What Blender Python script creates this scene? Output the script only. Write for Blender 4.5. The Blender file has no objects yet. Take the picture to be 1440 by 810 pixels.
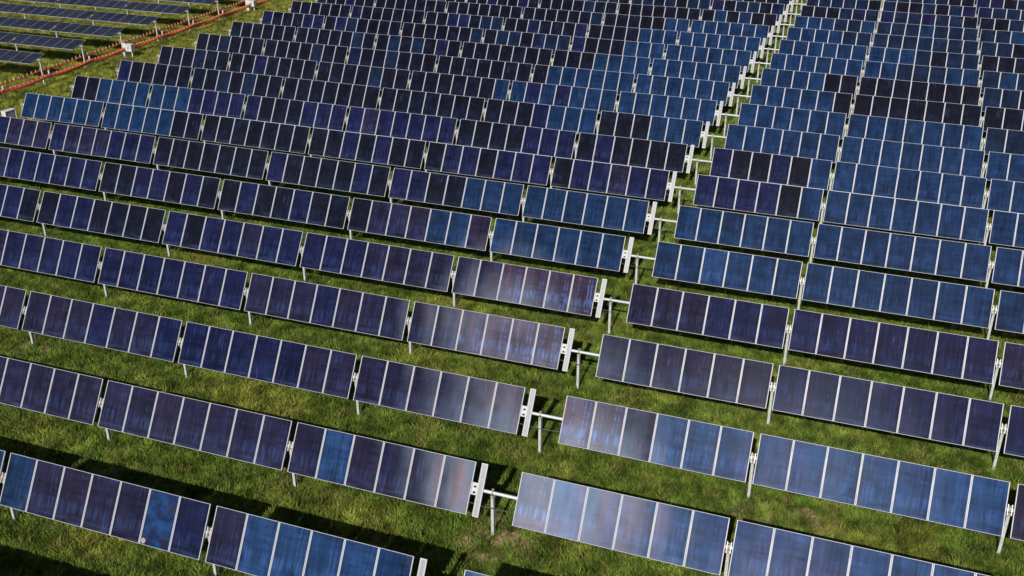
import bpy, bmesh, math, random
from mathutils import Vector, Matrix, Euler

rnd = random.Random(7)
scene = bpy.context.scene
COL = scene.collection

# ------------------------------------------------------------------ layout (metres; x along the rows, y away)
PITCH, TILT = 5.59154, 0.98744          # row spacing, panel tilt of the main field
W, GAP = 1.29466, 0.245                 # module pitch, gap between panel tables
AISLE, H = 1.832, 2.09                  # aisle width, height of the panel axis
POST_X = -1.005
LP = 2.0                                # panel length up the slope
OFF = 0.11                              # torque tube sits this far behind the glass
CAM = Vector((10.59923, -23.62714, 26.49003))
CAM_ROT = (1.10473, 0.00091, 0.35259)
FPX = 1464.96 / 1440.0                  # focal length in picture widths

def drift(x, row):                      # the surveyed rows are not perfectly square to each other
    X = x / 30.0
    Y = (min(row, 17) * 5.5 - 20) / 40.0
    return .16968*X*X + .07761*X**3 + .3934*X*Y + .48455*X*X*Y + .13804*Y*Y

def stretch(x, row):                    # the same drift along a table, so gaps stay even
    return 1 + (drift(x + 2, row) - drift(x - 2, row)) / 4

CAM_M = Euler(CAM_ROT, 'XYZ').to_matrix().transposed()
def in_view(p, m=0.1):
    c = CAM_M @ (Vector(p) - CAM)
    if c.z >= -1: return False
    u, v = FPX * c.x / -c.z, FPX * c.y / -c.z
    return abs(u) < .5 + m and abs(v) < .28125 + m

# ------------------------------------------------------------------ helpers
def link(o, parent=None):
    COL.objects.link(o)
    if parent is not None: o.parent = parent
    return o

def tag(o, label=None, cat=None, group=None, kind=None):
    if label: o['label'] = label
    if cat: o['category'] = cat
    if group: o['group'] = group
    if kind: o['kind'] = kind
    return o

def empty(name, loc, label, cat, group=None):
    o = bpy.data.objects.new(name, None)
    o.location = loc
    o.empty_display_size = .3
    link(o)
    return tag(o, label, cat, group)

class MB:
    """collects shapes, builds one mesh"""
    def __init__(s): s.v, s.f, s.m = [], [], []
    def add(s, vs, fs, mi=0):
        n = len(s.v)
        s.v += [tuple(v) for v in vs]
        s.f += [tuple(i + n for i in f) for f in fs]
        s.m += [mi] * len(fs)
    def box(s, x0, x1, y0, y1, z0, z1, mi=0, mat=None):
        vs = [Vector((x, y, z)) for z in (z0, z1) for y in (y0, y1) for x in (x0, x1)]
        if mat: vs = [mat @ v for v in vs]
        s.add(vs, [(0, 2, 3, 1), (4, 5, 7, 6), (0, 1, 5, 4), (2, 6, 7, 3), (0, 4, 6, 2), (1, 3, 7, 5)], mi)
    def tube(s, pts, r, n=8, mi=0, cap=True):
        pts = [Vector(p) for p in pts]
        rings = []
        for i, p in enumerate(pts):
            d = (pts[min(i + 1, len(pts) - 1)] - pts[max(i - 1, 0)]).normalized()
            a = Vector((0, 0, 1)) if abs(d.z) < .9 else Vector((0, 1, 0))
            u = d.cross(a).normalized(); w = d.cross(u)
            rings.append([p + r * (math.cos(t) * u + math.sin(t) * w) for t in [2 * math.pi * k / n for k in range(n)]])
        vs = [v for ring in rings for v in ring]
        fs = []
        for i in range(len(pts) - 1):
            for k in range(n):
                fs.append((i*n + k, i*n + (k+1) % n, (i+1)*n + (k+1) % n, (i+1)*n + k))
        if cap:
            fs.append(tuple(range(n))[::-1]); fs.append(tuple(range((len(pts)-1)*n, len(pts)*n)))
        s.add(vs, fs, mi)
    def mesh(s, name, mats, bevel=0):
        me = bpy.data.meshes.new(name)
        me.from_pydata(s.v, [], s.f)
        for m in mats: me.materials.append(m)
        for p, mi in zip(me.polygons, s.m): p.material_index = mi
        bm = bmesh.new(); bm.from_mesh(me)
        if bevel:
            bmesh.ops.bevel(bm, geom=list(bm.edges), offset=bevel, segments=1, affect='EDGES', clamp_overlap=True)
        bmesh.ops.recalc_face_normals(bm, faces=bm.faces)
        bm.to_mesh(me); bm.free()
        return me
    def build(s, name, mats, parent=None, loc=(0, 0, 0), rot=(0, 0, 0), bevel=0):
        if not isinstance(mats, (list, tuple)): mats = [mats]
        o = bpy.data.objects.new(name, s.mesh(name, mats, bevel))
        o.location = loc; o.rotation_euler = rot
        return link(o, parent)

def inst(name, me, parent, loc=(0, 0, 0), rot=(0, 0, 0)):
    o = bpy.data.objects.new(name, me)
    o.location = loc; o.rotation_euler = rot
    return link(o, parent)

# ------------------------------------------------------------------ materials
class N:
    def __init__(s, name, target=None):
        if target is None:
            s.m = bpy.data.materials.new(name); s.m.use_nodes = True; s.t = s.m.node_tree
        else: s.t = target
        s.t.nodes.clear()
    def n(s, typ, **k):
        nd = s.t.nodes.new(typ)
        for a, b in k.items():
            if a.startswith('i_'):
                key = a[2:].replace('_', ' ')
                nd.inputs[int(key) if key.isdigit() else key].default_value = b
            else: setattr(nd, a, b)
        return nd
    def l(s, a, b): s.t.links.new(a, b)
    def put(s, v, sock):
        if hasattr(v, 'is_output'): s.l(v, sock)
        else: sock.default_value = v
    def math(s, op, a, b=0.0, clamp=False):
        nd = s.n('ShaderNodeMath', operation=op, use_clamp=clamp)
        s.put(a, nd.inputs[0]); s.put(b, nd.inputs[1])
        return nd.outputs[0]
    def mix(s, f, a, b, blend='MIX'):
        nd = s.n('ShaderNodeMix', data_type='RGBA', blend_type=blend)
        s.put(f, nd.inputs[0]); s.put(a, nd.inputs[6]); s.put(b, nd.inputs[7])
        return nd.outputs[2]
    def noise(s, vec, scale, detail=3, rough=.5):
        nd = s.n('ShaderNodeTexNoise', i_Scale=scale, i_Detail=detail, i_Roughness=rough)
        if vec is not None: s.l(vec, nd.inputs['Vector'])
        return nd.outputs['Fac']
    def ramp(s, fac, lo, hi, a=0.0, b=1.0, smooth=True):
        nd = s.n('ShaderNodeMapRange', clamp=True, interpolation_type='SMOOTHSTEP' if smooth else 'LINEAR')
        s.put(fac, nd.inputs[0]); nd.inputs[1].default_value = lo; nd.inputs[2].default_value = hi
        nd.inputs[3].default_value = a; nd.inputs[4].default_value = b
        return nd.outputs[0]
    def scalevec(s, vec, sc):
        nd = s.n('ShaderNodeVectorMath', operation='MULTIPLY'); s.l(vec, nd.inputs[0]); nd.inputs[1].default_value = sc
        return nd.outputs[0]
    def addvec(s, a, b):
        nd = s.n('ShaderNodeVectorMath', operation='ADD'); s.l(a, nd.inputs[0]); s.l(b, nd.inputs[1])
        return nd.outputs[0]
    def pbsdf(s, **k):
        p = s.n('ShaderNodeBsdfPrincipled'); o = s.n('ShaderNodeOutputMaterial')
        s.l(p.outputs[0], o.inputs[0])
        for a, b in k.items(): s.put(b, p.inputs[a.replace('_', ' ')])
        return p

def metal_mat(name, col, rough=.5, metallic=0.0, var=.25, scale=6):
    g = N(name)
    tc = g.n('ShaderNodeTexCoord').outputs['Object']
    f = g.noise(tc, scale, 4, .6)
    c = g.mix(g.ramp(f, .3, .75), tuple(col) + (1,), tuple(x * (1 - var) for x in col) + (1,))
    g.pbsdf(Base_Color=c, Roughness=rough, Metallic=metallic)
    return g.m

M_FRAME = metal_mat('anodised_frame', (.38, .38, .41), .5, 0, .12, 3)
M_GALV = metal_mat('galvanised_steel', (.56, .59, .56), .5, .1, .3, 9)
M_TUBE = metal_mat('galvanised_tube', (.50, .54, .55), .45, .1, .15, 5)
M_PLATE = metal_mat('pale_plate', (.44, .44, .44), .5, 0, .12, 8)
M_RUST = metal_mat('rusty_bearing', (.42, .25, .13), .7, .0, .5, 30)
M_HOLE = metal_mat('dark_hole', (.012, .012, .014), .8, 0, .2)
M_BACK = metal_mat('back_rail', (.34, .34, .35), .6, .1, .2)
M_CABLE = metal_mat('black_cable', (.06, .06, .055), .6, 0, .2)
M_WHITE = metal_mat('white_paint', (.56, .56, .54), .5, 0, .12, 4)
M_GREY = metal_mat('grey_panel', (.30, .31, .32), .5, 0, .15, 4)
M_ORANGE = metal_mat('orange_hanger', (.78, .16, .06), .5, 0, .3, 3)
M_REDCABLE = metal_mat('red_cable', (.85, .17, .08), .5, 0, .25, 2)
M_TAN = metal_mat('tan_hook', (.62, .45, .28), .6, 0, .2)
M_CLIP = metal_mat('pale_orange_clip', (.80, .34, .20), .5, 0, .2)
M_CONC = metal_mat('concrete', (.42, .39, .33), .9, 0, .3, 12)
M_CELLGREY = metal_mat('controller_cells', (.28, .27, .28), .3, 0, .3, 14)  # greyish glint painted into the cell colour

def glass_mat():
    """thinfilm module glass; the object colour of each pane includes painted sky reflections"""
    g = N('module_glass')
    oi = g.n('ShaderNodeObjectInfo')
    tc = g.n('ShaderNodeTexCoord').outputs['Object']
    cmb = g.n('ShaderNodeCombineXYZ')
    g.l(g.math('MULTIPLY', oi.outputs['Random'], 97.0), cmb.inputs[0])
    g.l(g.math('MULTIPLY', oi.outputs['Random'], 41.0), cmb.inputs[1])
    p = g.addvec(tc, cmb.outputs[0])
    vert = g.noise(g.scalevec(p, (6.5, .55, 1)), 1.0, 4, .6)     # thinfilm streaks along the pane
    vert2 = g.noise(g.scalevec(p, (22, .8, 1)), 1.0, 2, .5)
    hori = g.noise(g.scalevec(p, (.7, 5.0, 1)), 1.0, 4, .6)       # banded reflections across it, painted into the tone
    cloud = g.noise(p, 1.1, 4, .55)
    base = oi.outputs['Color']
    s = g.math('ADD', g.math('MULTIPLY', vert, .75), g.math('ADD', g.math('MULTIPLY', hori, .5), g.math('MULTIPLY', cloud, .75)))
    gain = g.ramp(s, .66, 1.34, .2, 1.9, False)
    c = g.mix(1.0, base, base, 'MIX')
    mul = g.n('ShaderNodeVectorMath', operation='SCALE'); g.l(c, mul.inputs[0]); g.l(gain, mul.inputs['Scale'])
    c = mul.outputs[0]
    # bluish thinfilm patches; pale thin gloss streaks painted into the colour
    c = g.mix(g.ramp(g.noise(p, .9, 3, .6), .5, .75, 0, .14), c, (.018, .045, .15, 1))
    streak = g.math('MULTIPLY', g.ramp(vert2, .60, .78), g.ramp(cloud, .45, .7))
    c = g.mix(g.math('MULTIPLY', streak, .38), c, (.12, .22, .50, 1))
    # dust along the lower edge
    sep = g.n('ShaderNodeSeparateXYZ'); g.l(tc, sep.inputs[0])
    dust = g.math('MULTIPLY', g.ramp(sep.outputs[1], -.97, -.55, 1, 0), g.ramp(hori, .4, .75))
    c = g.mix(g.math('MULTIPLY', dust, .18), c, (.10, .17, .34, 1))
    # painted sheen: paired streaks and a pale band, strength per pane (colour alpha)
    sheen = oi.outputs['Alpha']
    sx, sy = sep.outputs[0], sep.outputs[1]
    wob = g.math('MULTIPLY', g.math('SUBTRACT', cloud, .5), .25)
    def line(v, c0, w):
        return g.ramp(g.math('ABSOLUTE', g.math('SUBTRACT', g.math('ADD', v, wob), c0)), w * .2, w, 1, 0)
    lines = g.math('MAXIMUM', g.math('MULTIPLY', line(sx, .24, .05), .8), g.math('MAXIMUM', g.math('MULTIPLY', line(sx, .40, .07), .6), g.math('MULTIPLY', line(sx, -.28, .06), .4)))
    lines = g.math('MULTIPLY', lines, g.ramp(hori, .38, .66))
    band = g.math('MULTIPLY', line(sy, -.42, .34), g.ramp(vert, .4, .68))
    c = g.mix(g.math('MULTIPLY', g.math('MAXIMUM', lines, band), g.math('MULTIPLY', sheen, .55)), c, (.07, .16, .42, 1))
    spots = g.ramp(g.noise(p, 38, 1, .5), .79, .83)
    c = g.mix(g.math('MULTIPLY', spots, .35), c, (.3, .33, .4, 1))
    g.pbsdf(Base_Color=c, Roughness=.012, IOR=1.48)
    return g.m
M_GLASS = glass_mat()

def stain_mat():
    """the one pane with round stains on it"""
    g = N('stained_glass_pane')
    tc = g.n('ShaderNodeTexCoord').outputs['Object']
    c = (.010, .033, .10, 1)
    n = g.noise(g.scalevec(tc, (1.5, 2.2, 1)), 1.0, 4, .6)
    c = g.mix(g.ramp(n, .35, .7), (.008, .012, .045, 1), (.012, .05, .15, 1))
    def spot(cx, cy, r, r2, col, f, c):
        d = g.n('ShaderNodeVectorMath', operation='DISTANCE'); g.l(tc, d.inputs[0]); d.inputs[1].default_value = (cx, cy, 0)
        dd = g.math('ADD', d.outputs['Value'], g.math('MULTIPLY', g.math('SUBTRACT', g.noise(tc, 14, 2), .5), .03))
        return g.mix(g.math('MULTIPLY', g.ramp(dd, r, r2, 1, 0), f), c, col)
    c = spot(-.50, -.86, .085, .115, (.30, .27, .25, 1), .95, c)
    c = spot(.43, .47, .11, .17, (.02, .02, .03, 1), .9, c)
    c = spot(.45, .38, .08, .12, (.02, .02, .03, 1), .8, c)
    c = spot(.36, -.78, .13, .20, (.012, .015, .03, 1), .9, c)
    g.pbsdf(Base_Color=c, Roughness=.012, IOR=1.48)
    return g.m
M_STAIN = stain_mat()

def grass_nodes(g, pos, rand=None):
    big = g.noise(pos, .16, 3, .55)
    mid = g.noise(pos, .9, 3, .6)
    c = g.mix(g.ramp(mid, .3, .7), (.072, .120, .017, 1), (.185, .245, .042, 1))
    c = g.mix(g.ramp(big, .48, .72, 0, .75), c, (.33, .30, .06, 1))
    # the strip by the cable run is yellower and rougher
    sep = g.n('ShaderNodeSeparateXYZ'); g.l(pos, sep.inputs[0])
    strip = g.math('MULTIPLY', g.ramp(sep.outputs[0], -52, -56, 0, 1), g.ramp(mid, .35, .6))
    c = g.mix(g.math('MULTIPLY', strip, .8), c, (.40, .35, .06, 1))
    return c, big, mid

# worn soil seen round some of the posts: x, y, radius
WORN = [(-18.2, 4.3, 1.0), (-.85, 5.4, 1.3), (10.7, 10.5, .9), (8.3, 10.6, .8), (-55.3, 44.4, 1.5), (-55.6, 50, 1.5), (-55.0, 39.3, 1.4), (-55.4, 55.6, 1.2), (-57.6, 47, 1.0), (-56.5, 61, 1.1), (-57.5, 66, 1.0), (-28.5, 10.8, 1.1), (7.1, 18.0, .7), (-15.3, 14.3, .7), (-4.9, 11.2, .8)]
def bare_mask(g, pos):
    n = g.noise(pos, .33, 4, .6)
    m = g.ramp(n, .645, .70)
    jit = g.math('MULTIPLY', g.math('SUBTRACT', g.noise(pos, 1.6, 3, .6), .5), 1.6)
    for x, y, r in WORN:
        dt = g.n('ShaderNodeVectorMath', operation='DISTANCE'); g.l(pos, dt.inputs[0]); dt.inputs[1].default_value = (x, y, 0)
        m = g.math('MAXIMUM', m, g.ramp(g.math('ADD', dt.outputs['Value'], jit), r * .8, r * 1.5, 1, 0))
    return m

def ground_mat():
    g = N('meadow_soil')
    pos = g.n('ShaderNodeNewGeometry').outputs['Position']
    c, big, mid = grass_nodes(g, pos)
    fine = g.noise(pos, 7, 4, .65)
    dk = g.n('ShaderNodeVectorMath', operation='SCALE'); g.l(c, dk.inputs[0]); g.l(g.ramp(fine,   .3, .7, .2, .6), dk.inputs['Scale'])
    c = dk.outputs[0]
    soil = g.mix(g.ramp(fine, .35, .65), (.19, .125, .06, 1), (.34, .26, .14, 1))
    c = g.mix(g.math('MULTIPLY', bare_mask(g, pos), .95), c, soil)
    b = g.n('ShaderNodeBump', i_Strength=.9, i_Distance=.1); g.l(fine, b.inputs['Height'])
    p = g.pbsdf(Base_Color=c, Roughness=.95)
    p.inputs['Specular IOR Level'].default_value = .1
    g.l(b.outputs[0], p.inputs['Normal'])
    return g.m

def blade_mat():
    g = N('grass_blade')
    pos = g.n('ShaderNodeNewGeometry').outputs['Position']
    c, big, mid = grass_nodes(g, pos)
    r = g.n('ShaderNodeObjectInfo').outputs['Random']
    c = g.mix(g.ramp(r, .0, 1.0, 0, .55, False), c, (.12, .20, .022, 1))
    val = g.n('ShaderNodeVectorMath', operation='SCALE'); g.l(c, val.inputs[0])
    g.l(g.math('MULTIPLY', g.ramp(g.math('FRACT', g.math('MULTIPLY', r, 17.3)), 0, 1, .55, 1.45, False), g.ramp(g.noise(pos, 1.3, 4, .65), .3, .7, .45, 1.5)), val.inputs['Scale'])
    c = g.mix(g.ramp(r, .88, .94, 0, .7), val.outputs[0], (.30, .24, .08, 1))
    p = g.n('ShaderNodeBsdfPrincipled', i_Roughness=.6); p.inputs['Specular IOR Level'].default_value = .15
    g.l(c, p.inputs['Base Color'])
    t = g.n('ShaderNodeBsdfTranslucent'); g.l(c, t.inputs[0])
    mx = g.n('ShaderNodeMixShader', i_0=.2); g.l(p.outputs[0], mx.inputs[1]); g.l(t.outputs[0], mx.inputs[2])
    o = g.n('ShaderNodeOutputMaterial'); g.l(mx.outputs[0], o.inputs[0])
    return g.m
M_SOIL, M_BLADE = ground_mat(), blade_mat()
M_WEED = metal_mat('weed_leaf', (.035, .085, .016), .6, 0, .5, 3)

# ------------------------------------------------------------------ the setting: ground and grass
def build_ground():
    bm = bmesh.new()
    # fine sheet where it is seen, coarse skirt to the horizon
    xs = [-2500, -600, -200] + [-120 + 2 * i for i in range(91)] + [140, 400, 2500]
    ys = [-1500, -300, -60] + [-20 + 2 * i for i in range(86)] + [220, 600, 3000]
    def z(x, y):
        if -118 < x < 58 and -18 < y < 148:
            return .05 * math.sin(x * .31 + 1.3 * math.sin(y * .11)) * math.sin(y * .27 + x * .07) - .02
        return -.02
    vs = [[bm.verts.new((x, y, z(x, y))) for x in xs] for y in ys]
    for j in range(len(ys) - 1):
        for i in range(len(xs) - 1):
            bm.faces.new((vs[j][i], vs[j][i+1], vs[j+1][i+1], vs[j+1][i]))
    me = bpy.data.meshes.new('ground'); bm.to_mesh(me); bm.free()
    me.materials.append(M_SOIL)
    for p in me.polygons: p.use_smooth = True
    o = link(bpy.data.objects.new('ground', me))
    tag(o, kind='structure')
    return z
ground_z = build_ground()

def tuft_mesh(seed, n, hgt, spread, wid, lean):
    r = random.Random(seed)
    m = MB()
    for k in range(n):
        a = r.uniform(0, 6.283); d = spread * math.sqrt(r.random())
        bx, by = d * math.cos(a), d * math.sin(a)
        h = hgt * r.uniform(.45, 1.1)
        la = a + r.gauss(0, .9); ln = lean * r.uniform(.3, 1.2) * h
        wa = r.uniform(0, 3.1416); wx, wy = wid * math.cos(wa), wid * math.sin(wa)
        m1 = (bx + ln * .35 * math.cos(la), by + ln * .35 * math.sin(la), h * .6)
        t = (bx + ln * math.cos(la), by + ln * math.sin(la), h)
        m.add([(bx - wx, by - wy, -.03), (bx + wx, by + wy, -.03), (m1[0] + wx*.8, m1[1] + wy*.8, m1[2]), (m1[0] - wx*.8, m1[1] - wy*.8, m1[2]), t],
              [(0, 1, 2, 3), (3, 2, 4)])
    me = bpy.data.meshes.new('grass_tuft'); me.from_pydata(m.v, [], m.f)
    return me

def scatter(name, patches, density, tuft_objs, smin, smax, seed, bare=True):
    """stuff: a sheet of tufts grown on the given ground patches"""
    m = MB()
    for (x0, x1, y0, y1) in patches:
        nx, ny = max(1, int((x1 - x0) / 2)), max(1, int((y1 - y0) / 2))
        for j in range(ny):
            for i in range(nx):
                q = []
                for (a, b) in ((i, j), (i+1, j), (i+1, j+1), (i, j+1)):
                    x, y = x0 + (x1-x0) * a / nx, y0 + (y1-y0) * b / ny
                    q.append((x, y, ground_z(x, y)))
                if any(in_view((p[0], p[1], 0), .16) for p in q): m.add(q, [(0, 1, 2, 3)])
    me = bpy.data.meshes.new(name); me.from_pydata(m.v, [], m.f)
    o = link(bpy.data.objects.new(name, me))
    ng = bpy.data.node_groups.new(name + '_growth', 'GeometryNodeTree')
    ng.interface.new_socket('Geometry', in_out='INPUT', socket_type='NodeSocketGeometry')
    ng.interface.new_socket('Geometry', in_out='OUTPUT', socket_type='NodeSocketGeometry')
    nd, L = ng.nodes, ng.links
    gi, go = nd.new('NodeGroupInput'), nd.new('NodeGroupOutput')
    dp = nd.new('GeometryNodeDistributePointsOnFaces'); dp.inputs['Seed'].default_value = seed
    L.new(gi.outputs[0], dp.inputs['Mesh'])
    if bare:
        ps = nd.new('GeometryNodeInputPosition')
        nz = nd.new('ShaderNodeTexNoise'); nz.inputs['Scale'].default_value = .33; nz.inputs['Detail'].default_value = 4; nz.inputs['Roughness'].default_value = .6
        L.new(ps.outputs[0], nz.inputs['Vector'])
        mr = nd.new('ShaderNodeMapRange'); mr.clamp = True
        for k, v in ((1, .63), (2, .70), (3, density), (4, density * .15)): mr.inputs[k].default_value = v
        L.new(nz.outputs[0], mr.inputs[0])
        dens = mr.outputs[0]
        for x, y, r in WORN:
            dt = nd.new('ShaderNodeVectorMath'); dt.operation = 'DISTANCE'; L.new(ps.outputs[0], dt.inputs[0]); dt.inputs[1].default_value = (x, y, 0)
            fr = nd.new('ShaderNodeMapRange'); fr.clamp = True
            for k, v in ((1, r * .7), (2, r * 1.6), (3, .04), (4, 1.0)): fr.inputs[k].default_value = v
            L.new(dt.outputs['Value'], fr.inputs[0])
            ml = nd.new('ShaderNodeMath'); ml.operation = 'MULTIPLY'; L.new(dens, ml.inputs[0]); L.new(fr.outputs[0], ml.inputs[1])
            dens = ml.outputs[0]
        L.new(dens, dp.inputs['Density'])
    else: dp.inputs['Density'].default_value = density
    jg = nd.new('GeometryNodeJoinGeometry')
    for t in tuft_objs:
        ob = nd.new('GeometryNodeObjectInfo'); ob.inputs['Object'].default_value = t; ob.inputs['As Instance'].default_value = True
        L.new(ob.outputs['Geometry'], jg.inputs[0])
    ip = nd.new('GeometryNodeInstanceOnPoints'); ip.inputs['Pick Instance'].default_value = True
    L.new(dp.outputs['Points'], ip.inputs['Points']); L.new(jg.outputs[0], ip.inputs['Instance'])
    rv = nd.new('FunctionNodeRandomValue'); rv.data_type = 'FLOAT_VECTOR'
    rv.inputs[0].default_value = (-.2, -.2, 0); rv.inputs[1].default_value = (.2, .2, 6.283)
    L.new(rv.outputs[0], ip.inputs['Rotation'])
    rs = nd.new('FunctionNodeRandomValue'); rs.inputs[2].default_value = smin; rs.inputs[3].default_value = smax
    L.new(rs.outputs[1], ip.inputs['Scale'])
    L.new(ip.outputs[0], go.inputs[0])
    md = o.modifiers.new('growth', 'NODES'); md.node_group = ng
    return o

def tuft_obj(name, me, mat):
    me.materials.append(mat)
    return bpy.data.objects.new(name, me)      # only referenced by the scatter
TUFTS = [tuft_obj('grass_tuft', tuft_mesh(i, 46, .24, .24, .012, 1.0), M_BLADE) for i in range(4)]
WEEDS = [tuft_obj('weed_clump', tuft_mesh(50 + i, 30, .32, .22, .04, 1.3), M_WEED) for i in range(3)]
g = scatter('grass', [(-52, 34, -6, 36)], 20, TUFTS, .45, 1.45, 1)
tag(g, 'short green grass growing between the near panel rows', 'grass', kind='stuff')
g = scatter('meadow_grass', [(-104, 60, 36, 134)], 11, TUFTS, .7, 1.9, 2)
tag(g, 'rougher yellow-green grass around the far rows and cable run', 'grass', kind='stuff')
g = scatter('weeds', [(-62, -55.2, 38, 88)], 0.55, WEEDS, .35, 1.2, 3, False)
tag(g, 'dark leafy weeds scattered along the strip beside the orange cables', 'weeds', kind='stuff')

# ------------------------------------------------------------------ tracker meshes shared by all rows
FR, FT = .034, .015             # side and end widths of the module frame
def pane_mesh(mat, FR=FR):
    """glass of one module, bowed a few millimetres across its width"""
    a, b = W / 2 - .006 - FR - .0005, LP / 2 - FT - .0005
    K = 10
    vs, fs = [], []
    for k in range(K + 1):
        x = -a + 2 * a * k / K
        z = -.0035 * (x / a) ** 2
        vs += [(x, -b, z), (x, b, z), (x, -b, z - .006), (x, b, z - .006)]
    for k in range(K):
        p, q = 4 * k, 4 * k + 4
        fs += [(p, q, q + 1, p + 1), (p + 2, p + 3, q + 3, q + 2), (p, p + 2, q + 2, q), (p + 1, q + 1, q + 3, p + 3)]
    fs += [(0, 1, 3, 2), (4*K, 4*K + 2, 4*K + 3, 4*K + 1)]
    me = bpy.data.meshes.new('solar_panel'); me.from_pydata(vs, [], fs); me.materials.append(mat)
    for p in me.polygons: p.use_smooth = abs(p.normal.z) > .5 and p.center.z > -.0045
    me.set_sharp_from_angle(angle=.6)
    return me
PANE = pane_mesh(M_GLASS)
PANE_STAIN = pane_mesh(M_STAIN)

def table_mesh(n, FR=FR):
    m = MB()
    L = n * W
    for i in range(n):
        x0, x1 = -L/2 + i*W + .006, -L/2 + (i+1)*W - .006
        y0, y1 = -LP/2, LP/2
        t = FT
        m.box(x0, x0 + FR, y0, y1, -.035, .008)
        m.box(x1 - FR, x1, y0, y1, -.035, .008)
        m.box(x0 + FR, x1 - FR, y0, y0 + t, -.035, .008)
        m.box(x0 + FR, x1 - FR, y1 - t, y1, -.035, .008)
        # back sheet, module rail down to the tube
        m.box(x0 + FR, x1 - FR, y0 + t, y1 - t, -.030, -.020, 1)
        if i: m.box(-L/2 + i*W - .03, -L/2 + i*W + .03, -.55, .55, -.085, -.037, 1)
    for sx in (-L/2 + .04, L/2 - .04):
        m.box(sx - .03, sx + .03, -.55, .55, -.085, -.037, 1)
    return m.mesh('panel_table', [M_FRAME, M_BACK])
TABLE = {6: table_mesh(6), 7: table_mesh(7)}
SLIM = {6: table_mesh(6, .012), 7: table_mesh(7, .012)}   # the flatter field has thinner frames
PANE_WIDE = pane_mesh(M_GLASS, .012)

def post_mesh(h, w=.15, d=.11, t=.014):
    m = MB()
    m.box(-d/2, d/2, -w/2, -w/2 + t, -.15, h)
    m.box(-d/2, d/2, w/2 - t, w/2, -.15, h)
    m.box(-t/2, t/2, -w/2 + t, w/2 - t, -.15, h)
    return m.mesh('support_post', [M_GALV])
def bearing_mesh():
    m = MB()
    ring = [(0, .115 * math.cos(a), .115 * math.sin(a)) for a in [2*math.pi*k/14 for k in range(15)]]
    pts = [Vector(p) for p in ring]
    m.tube(pts, .026, 6, 0, False)
    m.box(-.03, .03, -.10, .10, -.20, -.12, 0)
    m.box(-.05, .05, .078, .092, -.26, -.10, 1); m.box(-.05, .05, -.092, -.078, -.26, -.10, 1)
    m.tube([(-.045, .05, .125), (.045, .05, .125)], .022, 6, 1)
    m.tube([(-.045, -.07, .105), (.045, -.07, .105)], .022, 6, 1)
    m.box(-.02, .02, -.03, .03, .10, .16, 0)
    return m.mesh('bearing', [M_RUST, M_PLATE])
BEAR = bearing_mesh()

def clamp_mesh():
    """white tube clamps seen in the gap between two tables"""
    m = MB()
    m.box(-.085, -.055, -.20, .20, -.10, -.03); m.box(.055, .085, -.20, .20, -.10, -.03)
    m.box(-.055, .055, -.045, -.02, -.055, -.035); m.box(-.055, .055, .05, .075, -.055, -.035)
    return m.mesh('tube_clamp', [M_GALV])
CLAMP = clamp_mesh()

def controller_mesh():
    m = MB()
    w, l = .25, LP + .02
    m.box(-w/2, -w/2 + .05, -l/2, l/2, -.04, .008); m.box(w/2 - .05, w/2, -l/2, l/2, -.04, .008)
    m.box(-w/2 + .05, w/2 - .05, -l/2, -l/2 + .05, -.04, .008); m.box(-w/2 + .05, w/2 - .05, l/2 - .05, l/2, -.04, .008)
    return m.mesh('controller_panel', [M_FRAME])
CTRL = controller_mesh()
mm = MB(); mm.box(-.0745, .0745, -.959, .959, -.03, 0); mm.box(-.0745, .0745, .40, .412, 0, .003, 1); mm.box(-.0745, .0745, -.36, -.348, 0, .003, 1)
CTRL_FACE = mm.mesh('cell_strip', [M_CELLGREY, M_PLATE])

def bracket_mesh():
    m = MB()
    m.box(-.13, .13, -.22, .24, -.075, -.045)
    m.box(-.13, .13, .225, .24, -.045, .0); m.box(-.13, .13, -.22, -.205, -.045, .0)
    for y in (-.12, .10):
        m.box(-.055, .055, y - .05, y + .012, -.0445, -.042, 1)
        m.box(-.03, .03, y + .012, y + .035, -.0445, -.042, 1)
    return m.mesh('mounting_bracket', [M_PLATE, M_HOLE])
BRACKET = bracket_mesh()

def end_mesh():
    m = MB()
    m.tube([(-.32, 0, -OFF), (.05, 0, -OFF)], .068, 10)
    m.box(-.33, -.31, -.10, .10, -.20, -.02)
    m.box(-.17, -.145, -.18, .20, -.15, -.03); m.box(-.06, -.035, -.14, .14, -.17, -.04)
    m.box(-.145, -.06, -.03, .03, -.05, -.03)
    return m.mesh('row_end_bracket', [M_GALV])
END = end_mesh()

# ------------------------------------------------------------------ pane colours, with sky reflections painted in per pane
REFLECT_TINT = {'D': (.0035, .0032, .0075), 'N': (.0055, .0058, .028), 'P': (.0105, .0078, .023), 'B': (.010, .029, .085), 'b': (.005, .017, .052),
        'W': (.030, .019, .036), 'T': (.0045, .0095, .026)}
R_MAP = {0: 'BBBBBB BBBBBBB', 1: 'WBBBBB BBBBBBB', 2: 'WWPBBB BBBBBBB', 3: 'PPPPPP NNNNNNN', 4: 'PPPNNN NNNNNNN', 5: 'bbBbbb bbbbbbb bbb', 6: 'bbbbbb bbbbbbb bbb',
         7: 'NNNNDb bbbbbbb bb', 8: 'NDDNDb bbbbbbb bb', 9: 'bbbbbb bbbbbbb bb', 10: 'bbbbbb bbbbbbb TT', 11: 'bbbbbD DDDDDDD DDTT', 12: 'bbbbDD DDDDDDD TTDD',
         13: 'bbbbbb bbTTTbb TbTT', 14: 'bbbbbb bbbTDTT DDDTT', 15: 'bbbbTT TTTTTTT TTDT', 16: 'bbbTTb TTTbTTT TTbTT'}
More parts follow.
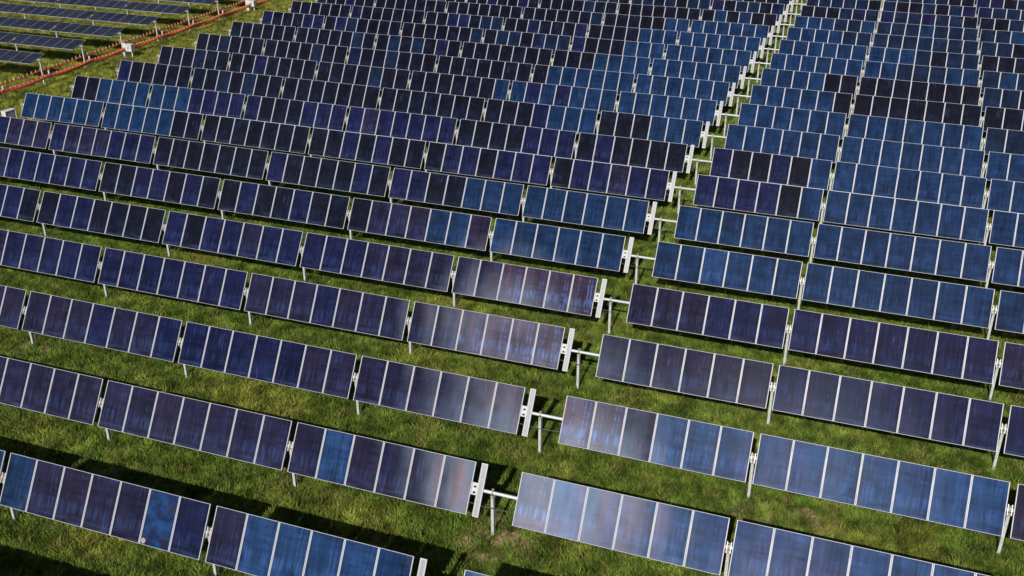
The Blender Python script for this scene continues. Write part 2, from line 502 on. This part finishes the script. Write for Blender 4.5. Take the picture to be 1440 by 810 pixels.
L_MAP = {0: 'bBBBBP NBPPPPbb', 1: 'PPPPBP PPPPPPP PPPPPP', 2: 'PPPPPP PPNNNNN NPPNPPP PP', 3: 'WWWWPP PPPNPPP NNNNNNN NNNN', 4: 'WWWWPP PPPPNNN NNPNNDN DDDDNN DDNN',
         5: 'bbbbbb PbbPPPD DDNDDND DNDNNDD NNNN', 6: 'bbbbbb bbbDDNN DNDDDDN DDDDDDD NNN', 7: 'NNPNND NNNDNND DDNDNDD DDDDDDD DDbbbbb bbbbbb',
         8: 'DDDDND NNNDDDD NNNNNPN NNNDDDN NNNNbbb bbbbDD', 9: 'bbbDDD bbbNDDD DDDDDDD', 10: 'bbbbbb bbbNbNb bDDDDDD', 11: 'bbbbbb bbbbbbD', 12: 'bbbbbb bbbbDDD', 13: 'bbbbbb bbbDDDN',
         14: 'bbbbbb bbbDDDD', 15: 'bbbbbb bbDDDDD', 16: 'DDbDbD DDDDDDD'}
def reflect_tint(row, side, idx):
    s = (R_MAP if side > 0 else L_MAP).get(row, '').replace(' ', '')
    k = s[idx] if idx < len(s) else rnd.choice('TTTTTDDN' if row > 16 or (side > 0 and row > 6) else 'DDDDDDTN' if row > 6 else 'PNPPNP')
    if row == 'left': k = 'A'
    c = REFLECT_TINT[k]
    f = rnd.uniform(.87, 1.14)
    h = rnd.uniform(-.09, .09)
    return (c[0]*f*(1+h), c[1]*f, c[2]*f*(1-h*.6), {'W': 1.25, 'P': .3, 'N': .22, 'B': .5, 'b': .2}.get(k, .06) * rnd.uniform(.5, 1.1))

# ------------------------------------------------------------------ one tracker row
def half(t, row):
    return t[1]*W/2 * (stretch(t[0], row) if isinstance(row, int) else 1)
def tracker_row(name, y, tables, posts, h, tilt, label, group, row, end_post=None, controller=None, cable=None, left_end=None, origin=0.0, post_h=None):
    root = empty(name, (origin, y, 0), label, 'solar row', group)
    st, ct = math.sin(tilt), math.cos(tilt)
    ty, tz = OFF * st, h - OFF * ct                       # tube axis
    xs = [t[0] - half(t, row) for t in tables] + [t[0] + half(t, row) for t in tables] + list(posts)
    m = MB(); m.tube([(min(xs) - .12 - origin, ty, tz), (max(xs) + .12 - origin, ty, tz)], .066, 10)
    o = m.build('torque_tube', M_TUBE, root)
    for p in o.data.polygons: p.use_smooth = len(p.vertices) == 4
    pm = post_mesh(tz - .10)
    for x in posts:
        p = inst('support_post', pm, root, (x - origin, ty, 0))
        inst('bearing', BEAR, p, (0, 0, tz))
    for (xc, n, side, i0, step) in tables:
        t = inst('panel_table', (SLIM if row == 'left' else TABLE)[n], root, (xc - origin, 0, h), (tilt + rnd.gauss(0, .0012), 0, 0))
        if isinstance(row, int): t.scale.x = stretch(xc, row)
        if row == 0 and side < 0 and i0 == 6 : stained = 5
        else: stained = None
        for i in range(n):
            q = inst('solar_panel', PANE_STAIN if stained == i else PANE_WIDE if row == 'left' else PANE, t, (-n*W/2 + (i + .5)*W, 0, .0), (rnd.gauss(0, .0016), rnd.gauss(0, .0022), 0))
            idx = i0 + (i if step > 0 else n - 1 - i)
            q.color = reflect_tint(row, side, idx)
            if stained == i: tag(q, 'blue panel with round stains, one pale disc near its lower corner')
    # clamps in the gaps
    ts = sorted(tables)
    for a, b in zip(ts, ts[1:]):
        xm = (a[0] + half(a, row) + b[0] - half(b, row)) / 2
        if b[0] - a[0] < (a[1] + b[1])*W/2 + .8:
            inst('tube_clamp', CLAMP, root, (xm - origin, 0, h), (tilt, 0, 0))
    if controller is not None:
        c = inst('controller_panel', CTRL, root, (controller + .35 - origin, 0, h), (tilt, 0, 0))
        inst('cell_strip', CTRL_FACE, c, (0, 0, 0))
        inst('mounting_bracket', BRACKET, root, (controller + .115 - origin, 0, h), (tilt, 0, 0))
    if cable:
        a, b = cable
        m = MB()
        pts = []
        for k in range(9):
            f = k / 8
            s = -.52 - .09 * 4 * f * (1 - f) * .6
            pts.append((a + (b - a) * f - origin, s * ct + .05 * st, h + s * st - .05 * ct))
        m.tube(pts, .014, 5)
        m.build('droop_cable', M_CABLE, root)
    if left_end is not None:
        inst('row_end_bracket', END, root, (left_end - origin, 0, h), (tilt, 0, 0))
    return root

def main_tables(row):
    L, R = [], []
    x, i0 = -AISLE, 0
    for n in (6, 7, 7, 7, 7, 6):
        xc = x - n*W/2; L.append((xc + drift(xc, row), n, -1, i0, -1)); x -= n*W + GAP; i0 += n
    x, i0 = 0.0, 0
    for n in (6, 7, 7, 7, 7, 6):
        xc = x + n*W/2; R.append((xc + drift(xc, row), n, 1, i0, 1)); x += n*W + GAP; i0 += n
    return L, R

def seen(t, y, h, m):
    return any(in_view((t[0] + s*t[1]*W/2, y + dy, z), m) for s in (-1, 0, 1) for dy, z in ((-.6, h - .85), (.6, h + .85)))

ROW_LABELS = {
 -1: 'row just below the bottom edge, only its shadow on the grass shows',
  0: 'nearest row of solar panels, cut by the bottom edge, one pane with round stains',
  1: 'second row from the bottom edge, purplish left of the aisle, pale blue right',
  2: 'third row from the bottom edge, pale pinkish panes beside the aisle turning blue',
  3: 'fourth row from the bottom edge, pinkish purple by the aisle, navy far right',
  4: 'fifth row from the bottom edge, purple beside the aisle, dark navy at far right',
  5: 'sixth row from the bottom edge, blue panes on both sides of the aisle',
  6: 'seventh row from the bottom edge, blue by the aisle, dark purple far left',
  7: 'row with the lowest visible left end, a white cabinet standing just before it',
  8: 'row with the second lowest left end, its first two panes dark, then blue',
  9: 'row with the third lowest left end beside the orange cables',
 10: 'row with the fourth lowest left end, just right of the lower white electrical box',
 11: 'row with the fifth lowest left end beside the grass strip',
 12: 'row with the sixth lowest left end beside the grass strip',
 13: 'row with the seventh lowest left end, just below the upper white electrical box',
 14: 'row whose left end touches the top edge, at the head of the grass strip',
 15: 'first dark row above the one whose left end touches the top edge',
 16: 'second row above the one whose left end touches the top edge',
 17: 'last row to cross the aisle inside the photo, at its very top',
 18: 'first row beyond the head of the aisle, seen only at the top right',
 19: 'second row beyond the head of the aisle, in the top right corner',
 20: 'third row beyond the head of the aisle, in the top right corner',
 21: 'farthest sliver of a row in the top right corner'}
for r in range(-1, 22):
    y = r * PITCH
    L, R = main_tables(r)
    if r == -1:
        keep = [t for t in L if t[0] > -32]; kl, kr = keep, []
    else:
        kl = [t for t in L if seen(t, y, H, .12)]; kr = [t for t in R if seen(t, y, H, .12)]
    if not kl and not kr: continue
    tabs = kl + kr
    posts = []
    def edge(t, s): return t[0] + s*half(t, r)
    full = {id(t) for t in tabs}
    for seq, s in ((L, -1), (R, 1)):
        for a, b in zip(seq, seq[1:]):
            if id(a) in full or id(b) in full: posts.append((edge(a, s) + edge(b, -s)) / 2)
    px = POST_X + drift(POST_X, r)
    ctrl = cab = None
    aisle_in = id(L[0]) in full or id(R[0]) in full
    if aisle_in:
        posts.append(px)
        if id(L[0]) in full:
            ctrl = edge(L[0], 1); cab = (edge(L[0], 1) - .05, edge(R[0], -1) + .05)
    le = None
    if id(L[-1]) in full:
        le = edge(L[-1], -1); posts.append(le - .22)
    tracker_row('solar_tracker_row', y, tabs, posts, H, TILT + {3: .009, 4: -.010}.get(r, rnd.gauss(0, .004)), ROW_LABELS[r], 'rows of tilted solar panels in the main field', r,
                controller=ctrl, cable=cab, left_end=le, origin=px if aisle_in else posts[0])

# ------------------------------------------------------------------ the flatter field across the cable run
REFLECT_TINT['A'] = (.017, .018, .027)  # grazing sky reflection painted into these panes as a paler colour
A_LABELS = {9: 'lowest of the nearly flat rows in the top left corner, ending by the orange cables',
 10: 'second lowest nearly flat row at the left edge, across the orange cables',
 11: 'third lowest nearly flat row, its end post left of the lower white electrical box',
 12: 'fourth lowest nearly flat row, its end just above the lower white electrical box',
 13: 'fifth lowest nearly flat row at top left, reaching the middle of the cable run',
 14: 'sixth lowest nearly flat row, cut by the top edge, end post amid the cables',
 15: 'farthest nearly flat row, its end post by the upper white electrical box'}
for r in range(9, 16):
    y = r * PITCH - .05
    x, tabs, i0 = -63.0, [], 0
    for n in (6, 7, 7, 7):
        tabs.append((x - n*W/2, n, -1, i0, -1)); x -= n*W + GAP; i0 += n
    kept = [t for t in tabs if seen(t, y, 2.36, .05)] or tabs[:1]
    posts = [-62.75] + [t[0] - t[1]*W/2 - GAP/2 for t in kept]
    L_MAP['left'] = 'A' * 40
    tracker_row('solar_tracker_row', y, kept, posts, 2.38, math.radians(13.6), A_LABELS[r], 'nearly flat rows across the cable run', 'left', origin=-62.75)

# ------------------------------------------------------------------ cable run: short posts, messenger wires, hangers
SHORT = [7.97, 8.97, 9.94, 11.94, 12.91, 13.91, 15.83]
ORD = ['nearest short white post at the left edge, carrying the thick orange cable run', 'second nearest short white post carrying the thick orange cable run',
       'short white post just left of the lower white electrical box', 'first short white post beyond the lower white electrical box',
       'second short white post beyond the lower white electrical box', 'short white post just before the upper white electrical box',
       'farthest short white post, beyond the upper white electrical box']
sp = MB(); sp.tube([(0, 0, -.15), (0, 0, 1.42)], .075, 10); sp.tube([(0, 0, 1.42), (0, 0, 1.46)], .095, 10)
SPM = sp.mesh('cable_post', [M_WHITE])
hk = MB(); hk.box(-.10, .10, -.03, .03, 1.10, 1.16)
HKM = hk.mesh('cable_hook', [M_PLATE])
for r, lab in zip(SHORT, ORD):
    root = empty('cable_post', (-61.85, r * PITCH, 0), lab, 'post', 'short white posts of the cable run')
    inst('post_tube', SPM, root); inst('cable_hook', HKM, root)

def cable_run(name, x, z0, y0, y1, sup, drop, n_hang, label, bundle_r, upper_hooks):
    root = empty(name, (x, y0, 0), label, 'cable run')
    def zz(y):
        s = [p for p in sup if p <= y] or [sup[0] - PITCH]; e = [p for p in sup if p > y] or [sup[-1] + PITCH]
        f = (y - s[-1]) / (e[0] - s[-1])
        return z0 - .12 * 4 * f * (1 - f)
    ys = [y0 + (y1 - y0) * k / 120 for k in range(121)]
    m = MB(); m.tube([(0, y - y0, zz(y)) for y in ys], .022, 5); m.build('messenger_wire', M_ORANGE, root)
    m = MB()
    for k in range(7):
        a = 2.2 * k
        m.tube([(bundle_r * .5 * math.cos(a + .15*j), y - y0, zz(y) - drop * (.35 + .1 * k) + bundle_r * .3 * math.sin(a + .15*j)) for j, y in enumerate(ys)], bundle_r * .5, 5)
    m.build('cable_bundle', M_REDCABLE, root)
    h = MB()
    d = drop
    loop = [(.0, 0, .05), (.07, 0, -.02), (.085, 0, -d*.5), (.05, 0, -d - bundle_r), (-.05, 0, -d - bundle_r), (-.085, 0, -d*.5), (-.07, 0, -.02), (0, 0, .05)]
    h.tube(loop, .015 if upper_hooks else .026, 5, 0 if upper_hooks else 2)
    if upper_hooks: h.tube([(0, 0, .03), (0, .04, .13), (0, .0, .19)], .034, 5, 1)
    hm = h.mesh('cable_hanger', [M_ORANGE, M_TAN, M_CLIP])
    for k in range(n_hang):
        y = y0 + (y1 - y0) * (k + .5) / n_hang
        inst('cable_hanger', hm, root, (0, y - y0, zz(y)), (0, rnd.gauss(0, .06), rnd.gauss(0, .15)))
cable_run('cable_run', -61.83, 1.17, 42, 93, [k * PITCH for k in (7.97, 8.97, 9.94, 10.95, 11.94, 12.91, 13.91, 14.9, 15.83)],   .28, 98,
          'thick run of orange-red cables hung along the short white posts', .13, False)
cable_run('cable_run', -62.93, 1.36, 42, 93, [k * PITCH for k in range(8, 17)], .10, 96,
          'thinner orange cable run with loops on top, hung on the tall end posts', .035, True)

# ------------------------------------------------------------------ electrical boxes
def combiner(x, y, label):
    root = empty('electrical_box', (x, y, 0), label, 'electrical box', 'white electrical boxes in the cable run')
    m = MB(); m.box(-.34, .40, -.24, .24, .80, 1.47); m.box(-.36, .42, -.26, .26, 1.47, 1.50)
    c = m.build('cabinet', M_WHITE, root, bevel=.01)
    m = MB(); m.box(-.30, .36, -.256, -.243, .84, 1.43); m.box(.28, .31, -.275, -.256, 1.1, 1.22, 1)
    d = m.build('door', [M_WHITE, M_GREY], c)
    m = MB()                                               # black bolt mark on the door
    for px, pz, qx, qz in ((.10, 1.38, -.01, 1.17), (-.01, 1.17, .08, 1.19), (.08, 1.19, -.04, .98)):
        dv = Vector((qx - px, 0, qz - pz)).normalized(); w = Vector((-dv.z, 0, dv.x)) * .035
        a, b = Vector((px, -.2575, pz)), Vector((qx, -.2575, qz))
        m.add([a - w, a + w, b + w, b - w], [(0, 1, 2, 3)])
    m.build('warning_mark', M_HOLE, c)
    m = MB(); m.box(-.80, -.44, -.05, .05, -.1, 1.56); m.box(-.83, -.80, -.10, .10, -.1, 1.56); m.box(-.44, -.41, -.10, .10, -.1, 1.56)
    m.build('leg', M_WHITE, root, bevel=.004)
    m = MB(); m.box(.20, .30, -.05, .05, -.1, .80)
    m.build('leg', M_WHITE, root)
    m = MB(); m.box(-.8, .55, -.45, .45, -.1, .07)
    m.build('base_pad', M_CONC, root, bevel=.02)
    return root
combiner(-61.32, 10.87 * PITCH, 'white electrical box on legs in the cable run, the lower of the two')
combiner(-61.75, 14.95 * PITCH, 'white electrical box on legs at the top edge, the upper of the two')

root = empty('control_cabinet', (-54.75, 37.9, 0), 'white control cabinet with grey front by the lowest left row end', 'cabinet')
CR = (0, 0, 1.45)                                          # its wide grey front looks along the rows
m = MB(); m.box(-.45, .45, -.22, .22, .25, 1.92); m.box(-.49, .49, -.27, .24, 1.92, 1.97); m.box(-.49, -.45, -.27, .22, .25, 1.92); m.box(.45, .49, -.27, .22, .25, 1.92)
m.build('body', M_WHITE, root, rot=CR, bevel=.006)
m = MB(); m.box(-.36, .36, -.242, -.225, .35, 1.84)
m.build('front_panel', M_GREY, root, rot=CR)
for sx in (-.34, .34):
    m = MB(); m.box(sx - .05, sx + .05, -.18, .18, -.1, .25); m.build('foot', M_GALV, root, rot=CR)
m = MB(); m.tube([(.2, -.1, .9), (.6, -.05, .55), (1.1, .2, .35), (1.5, .5, .28), (2.6, .6, .26), (3.4, .75, .3)], .05, 6)
m.tube([(.2, 0, .7), (.6, .1, .4), (1.3, .4, .2), (2.2, .75, .18), (3.0, .8, .22)], .045, 6)
m.build('feed_cables', M_REDCABLE, root)

# ------------------------------------------------------------------ sky, sun, camera
SUN_EL, SUN_AZ = math.radians(37.0), math.radians(2.0)     # azimuth measured from -y towards +x
sdir = Vector((math.sin(SUN_AZ) * math.cos(SUN_EL), -math.cos(SUN_AZ) * math.cos(SUN_EL), math.sin(SUN_EL)))
world = bpy.data.worlds.new('World'); scene.world = world; world.use_nodes = True
g = N('sky', world.node_tree)
sky = g.n('ShaderNodeTexSky', sky_type='NISHITA')
sky.sun_disc = False; sky.sun_elevation = SUN_EL; sky.sun_rotation = math.atan2(sdir.x, sdir.y)
sky.air_density = 1.0; sky.dust_density = .6; sky.ozone_density = 1.5
d = g.n('ShaderNodeTexCoord').outputs['Generated']
n1 = g.noise(g.scalevec(d, (1, 1, 1.5)), 2.6, 3, .5)
n2 = g.noise(d, 8.0, 4, .55)
def toward(az, el, a0, a1):
    """soft falloff round a point of the sky"""
    a, e = math.radians(az), math.radians(el)
    dt = g.n('ShaderNodeVectorMath', operation='DOT_PRODUCT'); g.l(d, dt.inputs[0])
    dt.inputs[1].default_value = (math.sin(a) * math.cos(e), -math.cos(a) * math.cos(e), math.sin(e))
    return g.ramp(dt.outputs['Value'], math.cos(math.radians(a0)), math.cos(math.radians(a1)))
bank = g.math('MAXIMUM', g.math('MULTIPLY', toward(-16.5, 27.5, 9.0, 1.0), .74), g.math('MULTIPLY', toward(-22, 34.0, 5.6, .5), .5))
bank = g.math('MAXIMUM', bank, g.math('MULTIPLY', toward(-3, 22, 16, 3), .27))
bank = g.math('MULTIPLY', bank, g.ramp(n2, .32, .66, .16, 1.0))
wisps = g.math('MULTIPLY', g.ramp(g.math('ADD', n1, g.math('MULTIPLY', g.math('SUBTRACT', n2, .5), .5)), .52, .8), .015)
mask = g.math('MAXIMUM', bank, wisps)
cloudcol = g.mix(g.ramp(g.noise(d, 13.0, 2, .5), .34, .56), (205, 170, 185, 1), (150, 185, 225, 1))
col = g.mix(mask, sky.outputs[0], cloudcol)
bg = g.n('ShaderNodeBackground', i_Strength=.05); g.l(col, bg.inputs[0])
wo = g.n('ShaderNodeOutputWorld'); g.l(bg.outputs[0], wo.inputs[0])

sl = bpy.data.lights.new('sun', 'SUN'); sl.energy = 5.0; sl.angle = math.radians(.5); sl.color = (1, .955, .88)
so = link(bpy.data.objects.new('sun', sl)); so.rotation_euler = sdir.to_track_quat('Z', 'Y').to_euler(); so.location = (0, -40, 60)

cam = bpy.data.cameras.new('camera'); cam.sensor_width = 36; cam.sensor_fit = 'HORIZONTAL'; cam.lens = 36 * FPX
cam.clip_start = .5; cam.clip_end = 8000
co = link(bpy.data.objects.new('camera', cam)); co.location = CAM; co.rotation_euler = CAM_ROT
scene.camera = co

vs = scene.view_settings
vs.view_transform = 'Standard'; vs.look = 'None'; vs.exposure = 0; vs.gamma = 1; vs.use_curve_mapping = False
scene.render.engine = 'CYCLES'
scene.cycles.max_bounces = 6
scene.cycles.use_denoising = True
